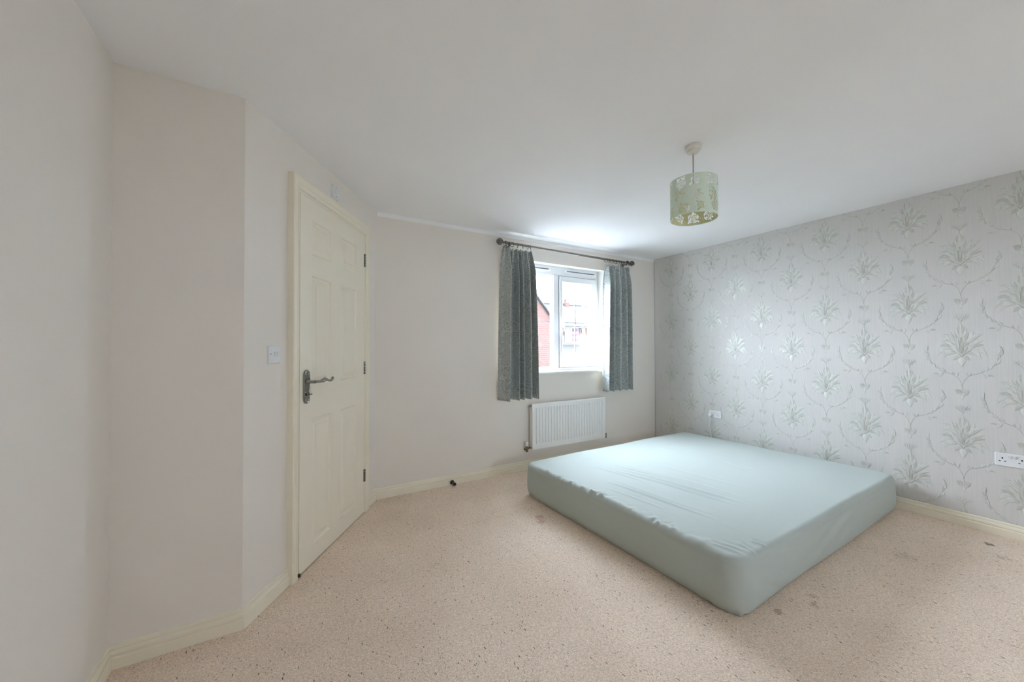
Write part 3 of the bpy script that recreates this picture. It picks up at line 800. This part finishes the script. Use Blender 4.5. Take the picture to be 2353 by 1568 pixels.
# ------------------------------------------------------------------ pendant lamp
lx, ly = 1.950, 1.338
lamp = empty('pendant_lamp', (lx, ly, H), label='mint green drum pendant with cut out roses hanging from the ceiling', cat='ceiling lamp')
mb = MB(); mb.lathe([(.044, 0), (.044, -.012), (.042, -.018), (.037, -.024), (.033, -.026), (.033, -.034), (.030, -.038), (.008, -.040), (.005, -.050)], 40); mb.build('ceiling_rose', gloss('aged_white_plastic', (.78, .75, .70), .45), lamp)
mb = MB(); mb.tube([(0, 0, -.045), (0, 0, -.235)], .0038, 10); mb.build('lamp_cord', gloss('grey_lamp_flex', (.42, .42, .37), .5), lamp)
mb = MB(); mb.lathe([(.006, -.225), (.012, -.232), (.018, -.250), (.018, -.285), (.020, -.287), (.020, -.300)], 24); hold = mb.build('lamp_holder', M_plastic, lamp)
SR, SZ0, SZ1 = .124, -.416, -.203
rnd = random.Random(5)
roses, leaves, dots = [], [], []
circ = 2*PI*SR; HH = SZ1-SZ0
def addleaf(x, y, a, L, W): leaves.append((x, y, math.cos(a), math.sin(a), L, W))
for row, (yy, n, off) in enumerate(((.178, 9, 0.), (.108, 8, .045), (.038, 9, .03))):
    for i in range(n):
        cx_ = (i+.5)*circ/n+off+rnd.uniform(-.008, .008); cy_ = yy+rnd.uniform(-.008, .008)
        Rr = (.0275 if (i+row) % 2 == 0 else .0195)*rnd.uniform(.92, 1.08)
        roses.append((cx_ % circ, cy_, Rr, rnd.uniform(0, 6.28)))
        a0 = rnd.uniform(0, 6.28)
        for s_ in (0, 1, 2):
            a = a0+s_*rnd.uniform(.8, 2.4); addleaf((cx_+math.cos(a)*(Rr+.010)) % circ, cy_+math.sin(a)*(Rr+.008), a, .0085, .0036)
        for s_ in range(2):
            a = rnd.uniform(0, 6.28); dots.append(((cx_+math.cos(a)*(Rr+.012)) % circ, cy_+math.sin(a)*(Rr+.012), .0018))
def wrapd(d): return (d+circ/2) % circ-circ/2
NUx, NVx = 720, 196
ux = np.linspace(0, circ, NUx+1); vx = np.linspace(0, HH, NVx+1); U, V = np.meshgrid(ux, vx)
F = np.full(U.shape, -1.0)
for (x, y, R_, p) in roses:
    dx, dy = wrapd(U-x), V-y; r_ = np.hypot(dx, dy)/R_; a = np.arctan2(dy, dx)+p
    for (r0, r1, npet, tw) in ((.0, .15, 1, 0), (.21, .42, 3, 0), (.49, .74, 4, .5), (.80, 1.12, 5, 1.1)):
        if npet == 1: f = (r1-r_)
        else:
            w_ = np.abs(np.mod((a+tw)*npet/(2*PI)+.18*(r_-r0), 1)-.5)*2       # 1 at gap
            f = np.minimum(np.minimum(r_-r0-.10*w_, r1-.12*w_**2-r_), (.90-w_)*1.3*r_)
        F = np.maximum(F, f*R_)
for (x, y, ca, sa, L, W) in leaves:
    dx, dy = wrapd(U-x), V-y; s_, t_ = dx*ca+dy*sa, -dx*sa+dy*ca
    F = np.maximum(F, W*(1-(s_/L)**2)-np.abs(t_))
for (x, y, R_) in dots: F = np.maximum(F, R_-np.hypot(wrapd(U-x), V-y))
edge = np.minimum(V, HH-V)-.006
F = np.minimum(F, edge); F = -F                         # >0 means card
F[:, -1] = F[:, 0]
vid = {}; sv = []; sf = []
def vert(key, u, v):
    if key not in vid: vid[key] = len(sv); sv.append((u, v))
    return vid[key]
Fl = F.tolist(); uxl = ux.tolist(); vxl = vx.tolist()
# merge full runs of cells to save faces
for j in range(NVx):
    r0_, r1_ = Fl[j], Fl[j+1]; i = 0
    while i < NUx:
        c4 = (r0_[i], r0_[i+1], r1_[i+1], r1_[i])
        if min(c4) > 0:
            sf.append((vert((i, j), uxl[i], vxl[j]), vert(((i+1) % NUx, j), uxl[i+1], vxl[j]), vert(((i+1) % NUx, j+1), uxl[i+1], vxl[j+1]), vert((i, j+1), uxl[i], vxl[j+1])))
        elif max(c4) > 0:
            cs = ((i, j), (i+1, j), (i+1, j+1), (i, j+1)); poly = []
            for k in range(4):
                a_, b_ = cs[k], cs[(k+1) % 4]; fa, fb = c4[k], c4[(k+1) % 4]
                if fa > 0: poly.append(vert((a_[0] % NUx, a_[1]), uxl[a_[0]], vxl[a_[1]]))
                if (fa > 0) != (fb > 0):
                    t = fa/(fa-fb); lo, hi = sorted((a_, b_))
                    poly.append(vert(('e', lo[0] % NUx, lo[1], hi[0] % NUx, hi[1]), uxl[a_[0]]+(uxl[b_[0]]-uxl[a_[0]])*t, vxl[a_[1]]+(vxl[b_[1]]-vxl[a_[1]])*t))
            if len(poly) > 2: sf.append(tuple(poly))
        i += 1
mb = MB(); out = []; inn = []
for (u, v) in sv:
    a = u/SR; out.append((SR*math.cos(a), SR*math.sin(a), SZ0+v)); inn.append(((SR-.0011)*math.cos(a), (SR-.0011)*math.sin(a), SZ0+v))
mb.add(out, sf, 0, True); mb.add(inn, [f[::-1] for f in sf], 1, True)
shade = mb.build('lamp_shade', [M_shade, M_shadein], lamp, fix=False)
for z in (SZ0+.001, SZ1-.001):
    mb = MB(); mb.tube([(SR*math.cos(t)*.998, SR*math.sin(t)*.998, z) for t in [2*PI*i/64 for i in range(65)]], .0019, 6, cap=False); mb.build('shade_ring', M_shade, shade)
mb = MB()
for k in range(3): mb.tube([(.019*math.cos(k*2.094), .019*math.sin(k*2.094), -.286), (SR*.6*math.cos(k*2.094), SR*.6*math.sin(k*2.094), -.262), (SR*math.cos(k*2.094)*.99, SR*math.sin(k*2.094)*.99, SZ1-.002)], .0014, 6)
mb.build('shade_spider', M_plastic, shade)

# ------------------------------------------------------------------ mattress in a fitted sheet
mx0, mx1, my0, my1, mh = 1.742, 3.975, .972, 2.800, .275
hx, hy = (mx1-mx0)/2, (my1-my0)/2; ccx, ccy = (mx0+mx1)/2, (my0+my1)/2
rp, rv = .095, .036
def axis(h, step=.0068):
    e = [rv*(1-math.cos(t*PI/2/7)) for t in range(8)]
    a = [-h+x for x in e]; n = int((2*h-2*rv)/step); mid = [-h+rv+(2*h-2*rv)*i/n for i in range(1, n)]
    return np.array(a+mid+[-x for x in a[::-1]])
ax_, ay_ = axis(hx), axis(hy)
def planround(x, y):
    qx = np.clip(x, -(hx-rp), hx-rp); qy = np.clip(y, -(hy-rp), hy-rp)
    dx, dy = x-qx, y-qy; m_ = np.maximum(np.abs(dx), np.abs(dy)); l_ = np.hypot(dx, dy)
    s_ = np.where(l_ > 1e-9, m_/np.maximum(l_, 1e-9), 1.0)
    return qx+dx*s_, qy+dy*s_
wr = [((2.302, 2.317), (2.433, 1.299), .011, .0042), ((2.20, 2.25), (2.36, 1.30), .010, .0034), ((2.26, 2.28), (2.40, 1.42), .009, .0022), ((1.999, 2.048), (2.051, 1.30), .010, .0040),
      ((2.149, 2.412), (2.195, 1.90), .010, .0024), ((3.216, 1.895), (3.105, 1.629), .010, .0024), ((3.128, 2.467), (3.171, 2.259), .012, .0022), ((3.10, 2.44), (3.21, 2.36), .010, .002),
      ((1.90, 1.95), (1.95, 1.55), .008, .0018), ((2.6, 2.1), (2.72, 1.4), .016, .0014), ((2.45, 1.9), (2.52, 1.35), .012, .0016),
      ((1.791, 1.150), (1.831, 1.015), .008, .0035), ((1.84, 1.13), (1.88, 1.0), .008, .0025), ((1.996, 1.060), (2.015, .992), .008, .003), ((1.919, 1.076), (1.900, .985), .007, .003)]
rnd = random.Random(9)
for i in range(70):                                       # little puckers on the long left edge
    y = rnd.uniform(1.15, 2.5); l_ = rnd.uniform(.02, .08); wr.append(((1.748, y), (1.748+l_, y+rnd.uniform(-.03, .05)), rnd.uniform(.008, .013), rnd.uniform(.0007, .0022)))
def topdisp(X, Y):
    Z = .004*np.sin(X*2.1+.5)*np.sin(Y*2.3)+.0022*np.sin(X*6.1+Y*2.2)+.0018*np.sin(Y*8.3-X*1.3+1)
    for (a, b, w, h) in wr:
        w = w*1.45; h = h*1.15
        ax0, ay0 = a; dx, dy = b[0]-ax0, b[1]-ay0; L = math.hypot(dx, dy)
        s_ = ((X-ax0)*dx+(Y-ay0)*dy)/L; t_ = ((X-ax0)*-dy+(Y-ay0)*dx)/L+.014*np.sin(s_*3.2+a[0]*7)
        env = np.clip(np.minimum(s_, L-s_)/(.25*L)+.35, 0, 1)*(s_ > -.02)*(s_ < L+.02)
        env = env*np.clip(1-np.abs(s_-L/2)/(L/2+.02), 0, 1)**.4
        Z = Z+env*2.0*(h*np.exp(-(t_/w)**2)-.55*h*np.exp(-((t_-1.9*w)/w)**2))
    return Z
X, Y = np.meshgrid(ax_, ay_); Px, Py = planround(X, Y)
e = np.minimum(hx-np.abs(X), hy-np.abs(Y)); tt = np.clip(e/rv, 0, 1)
Z = mh-(rv-np.sqrt(np.maximum(rv*rv-(rv-np.minimum(e, rv))**2, 0)))
wx_, wy_ = Px+ccx, Py+ccy
Z = Z+topdisp(wx_, wy_)*np.clip(e/.02, 0, 1)+.006*np.clip(e/.25, 0, 1)
ny_, nx_ = X.shape
vs = np.stack([Px, Py, Z], -1).reshape(-1, 3).tolist()
fs = [(j*nx_+i, j*nx_+i+1, (j+1)*nx_+i+1, (j+1)*nx_+i) for j in range(ny_-1) for i in range(nx_-1)]
# side wall loop
ring = [(0, i) for i in range(nx_)]+[(j, nx_-1) for j in range(1, ny_)]+[(ny_-1, i) for i in range(nx_-2, -1, -1)]+[(j, 0) for j in range(ny_-2, 0, -1)]
rid = [j*nx_+i for j, i in ring]; nr = len(rid)
base = np.array([vs[i] for i in rid]); 
nxt = np.roll(base, -1, 0)-np.roll(base, 1, 0); nn = np.stack([nxt[:, 1], -nxt[:, 0]], -1); nn /= np.maximum(np.linalg.norm(nn, axis=1, keepdims=True), 1e-9)
arc = np.cumsum(np.r_[0, np.linalg.norm(np.diff(base[:, :2], axis=0), axis=1)]); arc = arc/(arc[-1]+np.linalg.norm(base[0, :2]-base[-1, :2]))*2*PI
prev = rid; levels = 22; zt_ = mh-rv
for lv in range(1, levels+1):
    t = lv/levels; z = zt_*(1-t)+.0*t
    b_ = .010*math.sin(PI*min(1, t*1.05))
    tuck = -.026*max(0, (t-.72)/.28)**2
    x, y = base[:, 0], base[:, 1]
    d = b_+tuck
    front = np.clip((-(y)-hy+.2)/.1, 0, 1)
    cr = .0038*np.sin((x*.9-z*3.2)*20)*np.exp(-((x-(-.15))/.35)**2)*front*np.sin(PI*t)+.0025*np.sin((x+z*2.5)*34+1)*front*np.exp(-((x+.75)/.28)**2)*np.sin(PI*t)
    gath = (.0035*np.sin(arc*121)+.003*np.sin(arc*77+1))*max(0, (t-.72)/.28)*np.exp(-(np.minimum(np.hypot(x+hx, y+hy), .9)/.30)**2)
    low = .003*np.sin(arc*6+t*2)
    d = d+cr+gath+low
    zz = z+np.where(t > .95, .004+.006*np.clip(front*np.sin(x*3+1), 0, 1), 0)
    newv = np.stack([base[:, 0]+nn[:, 0]*d, base[:, 1]+nn[:, 1]*d, np.full(nr, z)+0*zz+np.where(t > .95, .002, 0)], -1)
    o0 = len(vs); vs += newv.tolist(); cur = list(range(o0, o0+nr))
    fs += [(prev[i], cur[i], cur[(i+1) % nr], prev[(i+1) % nr]) for i in range(nr)]; prev = cur
fs.append(tuple(prev))
mat_o = MB().add(vs, fs, 0, True).build('mattress', M_sheet)
MROT = .020
mat_o.rotation_euler = (0, 0, MROT)
_c, _s = math.cos(MROT), math.sin(MROT)
mat_o.location = (mx0+hx*_c-hy*_s, my0+hx*_s+hy*_c, .001)
tag(mat_o, 'large mattress in pale mint fitted sheet lying on the carpet', 'mattress')
for p in mat_o.data.polygons: p.use_smooth = True

# ------------------------------------------------------------------ door stop on the skirting
o = empty('door_stop', (1.262, YB-.018, .024), label='small dark brown door stop on the skirting left of the radiator', cat='door stop')
mb = MB(); mb.lathe([(.019, 0), (.019, -.004), (.012, -.008), (.0105, -.045), (.0125, -.052)], 20, (0, 0, 0), 'Y'); mb.build('stop_body', M_brown, o)
mb = MB(); mb.lathe([(.0135, -.050), (.0150, -.056), (.0150, -.066), (.011, -.070)], 20, (0, 0, 0), 'Y'); mb.build('rubber_tip', M_black, o)

# ------------------------------------------------------------------ outside
GZ = -2.75
struct(MB().box(-30, 70, Y1+.02, 70, GZ-.2, GZ).build('ground_outside', M_ground, fix=False))
# house across the road
fy = 23.35
hs = empty('far_house', (21, fy, GZ), label='red brick house opposite with grey tiled roof and chimney', cat='house')
def hb(nm, x0, x1, y0, y1, z0, z1, mat, par=hs): return MB().box(x0-21, x1-21, y0-fy, y1-fy, z0-GZ, z1-GZ).build(nm, mat, par, fix=False)
hb('wall', 10, 30, fy, fy+8, GZ, 2.85, M_brick)
hb('lower_wall', 10, 30, fy-.02, fy, GZ, 2.2, M_brick2)
mb = MB(); rz0_, rz1_ = 2.98, 4.93
ro = MB().add([(9.8-21, -.45, 0), (30.2-21, -.45, 0), (30.2-21, 2.9, rz1_-rz0_), (9.8-21, 2.9, rz1_-rz0_), (30.2-21, 6.5, 0), (9.8-21, 6.5, 0),
               (9.8-21, -.45, -.14), (30.2-21, -.45, -.14), (30.2-21, 6.5, -.14), (9.8-21, 6.5, -.14)],
              [(0, 1, 2, 3), (3, 2, 4, 5), (6, 7, 1, 0), (9, 8, 7, 6), (0, 3, 5, 9, 6), (1, 7, 8, 4, 2), (5, 4, 8, 9)]).build('roof', M_tiles, hs, fix=False)
ro.location = (0, 0, rz0_-GZ)
mb = MB(); n = 60
for i in range(n): mb.tube([(9.8-21+20.4*i/n, 2.9, rz1_+.02-GZ), (9.8-21+20.4*(i+.96)/n, 2.9, rz1_+.02-GZ)], .09, 6)
mb.build('ridge_tiles', M_tiles, hs)['kind'] = 'stuff'
hb('gutter', 9.8, 30.2, fy-.55, fy-.44, 2.90, 3.0, M_extw)
hb('fascia', 9.8, 30.2, fy-.44, fy-.02, 2.78, 2.90, M_extw)
ch = hb('chimney', 20.05, 20.45, fy+2.6, fy+3.2, 4.4, 5.15, M_brick)
mb = MB(); mb.lathe([(.10, 0), (.12, .28), (.09, .30)], 12, (20.25-21, 2.9, 5.15-GZ)); mb.build('chimney_pot', M_brick, ch)
def hwin(x0, x1, z0, z1, cols, rows, pink=None):
    f = hb('house_window', x0, x1, fy-.06, fy+.02, z0, z1, M_extw)
    cw, rh = (x1-x0)/cols, (z1-z0-.06)/rows
    for i in range(cols):
        for j in range(rows):
            m = M_pink if pink and i in pink else M_exgl
            MB().box(x0+cw*(i+.16)-21, x0+cw*(i+.84)-21, -.08, -.055, z0+.05+rh*(j+.14)-GZ, z0+.05+rh*(j+.86)-GZ).build('pane', m, f, fix=False)
hwin(17.92, 19.25, 1.62, 2.78, 4, 3, (2, 3))
hwin(20.28, 21.5, 1.62, 2.78, 4, 3)
hwin(13.0, 14.4, 1.62, 2.78, 4, 3)
hb('alarm_box', 19.55, 19.85, fy-.14, fy, 2.45, 2.76, M_extw)
# single-storey porch and garage in front of it
gs = empty('garage', (20, fy-4, GZ), label='low pale garage block in front of the far house', cat='garage')
def gb(nm, x0, x1, y0, y1, z0, z1, mat): return MB().box(x0-20, x1-20, y0-fy+4, y1-fy+4, z0-GZ, z1-GZ).build(nm, mat, gs, fix=False)
gb('wall', 10, 30, fy-3.6, fy-.1, GZ, .25, M_brick2)
MB().add([(10-20, .2, 0), (30-20, .2, 0), (30-20, 3.95, 1.05), (10-20, 3.95, 1.05), (10-20, 3.95, -.1), (30-20, 3.95, -.1)],
         [(0, 1, 2, 3), (0, 3, 4), (1, 5, 2), (3, 2, 5, 4), (0, 4, 5, 1)]).build('garage_roof', M_tiles, gs, fix=False).location = (0, 0, .42-GZ)
gb('gutter', 10, 30, fy-3.95, fy-3.8, .30, .42, M_extw)
for x in (15.2, 16.9, 18.6): gb('garage_window', x-.3, x+.3, fy-3.66, fy-3.58, -.35, .05, M_exgl)
# neighbouring gable
ny0 = 11.35
nb = empty('neighbour_house', (5.5, ny0, GZ), label='red brick gable wall close outside the left window pane', cat='house')
ap, az, sl = 5.40, 5.29, 1.10
ex0, ex1 = 2.44, 8.36
ez = az-(ex1-ap)*sl
MB().add([(x-5.5, y, z-GZ) for y in (0, .3) for x, z in ((ex0, GZ), (ex1, GZ), (ex1, ez), (ap, az), (ex0, ez))],
         [(0, 1, 2, 3, 4), (9, 8, 7, 6, 5), (0, 5, 6, 1), (1, 6, 7, 2), (2, 7, 8, 3), (3, 8, 9, 4), (4, 9, 5, 0)]).build('gable_wall', M_brick, nb, fix=False)
th = .09
for s_ in (-1, 1):
    x1_ = ex1+.08 if s_ > 0 else ex0-.08; zz = az-(ex1+.08-ap)*sl
    MB().add([(x-5.5, y, z-GZ) for y in (-.12, 7) for x, z in ((ap, az+.02), (x1_, zz+.02), (x1_, zz+.02+th*.8), (ap, az+.02+th*.8))],
             [(0, 1, 2, 3), (7, 6, 5, 4), (0, 4, 5, 1), (1, 5, 6, 2), (2, 6, 7, 3), (3, 7, 4, 0)]).build('roof', M_tiles, nb)
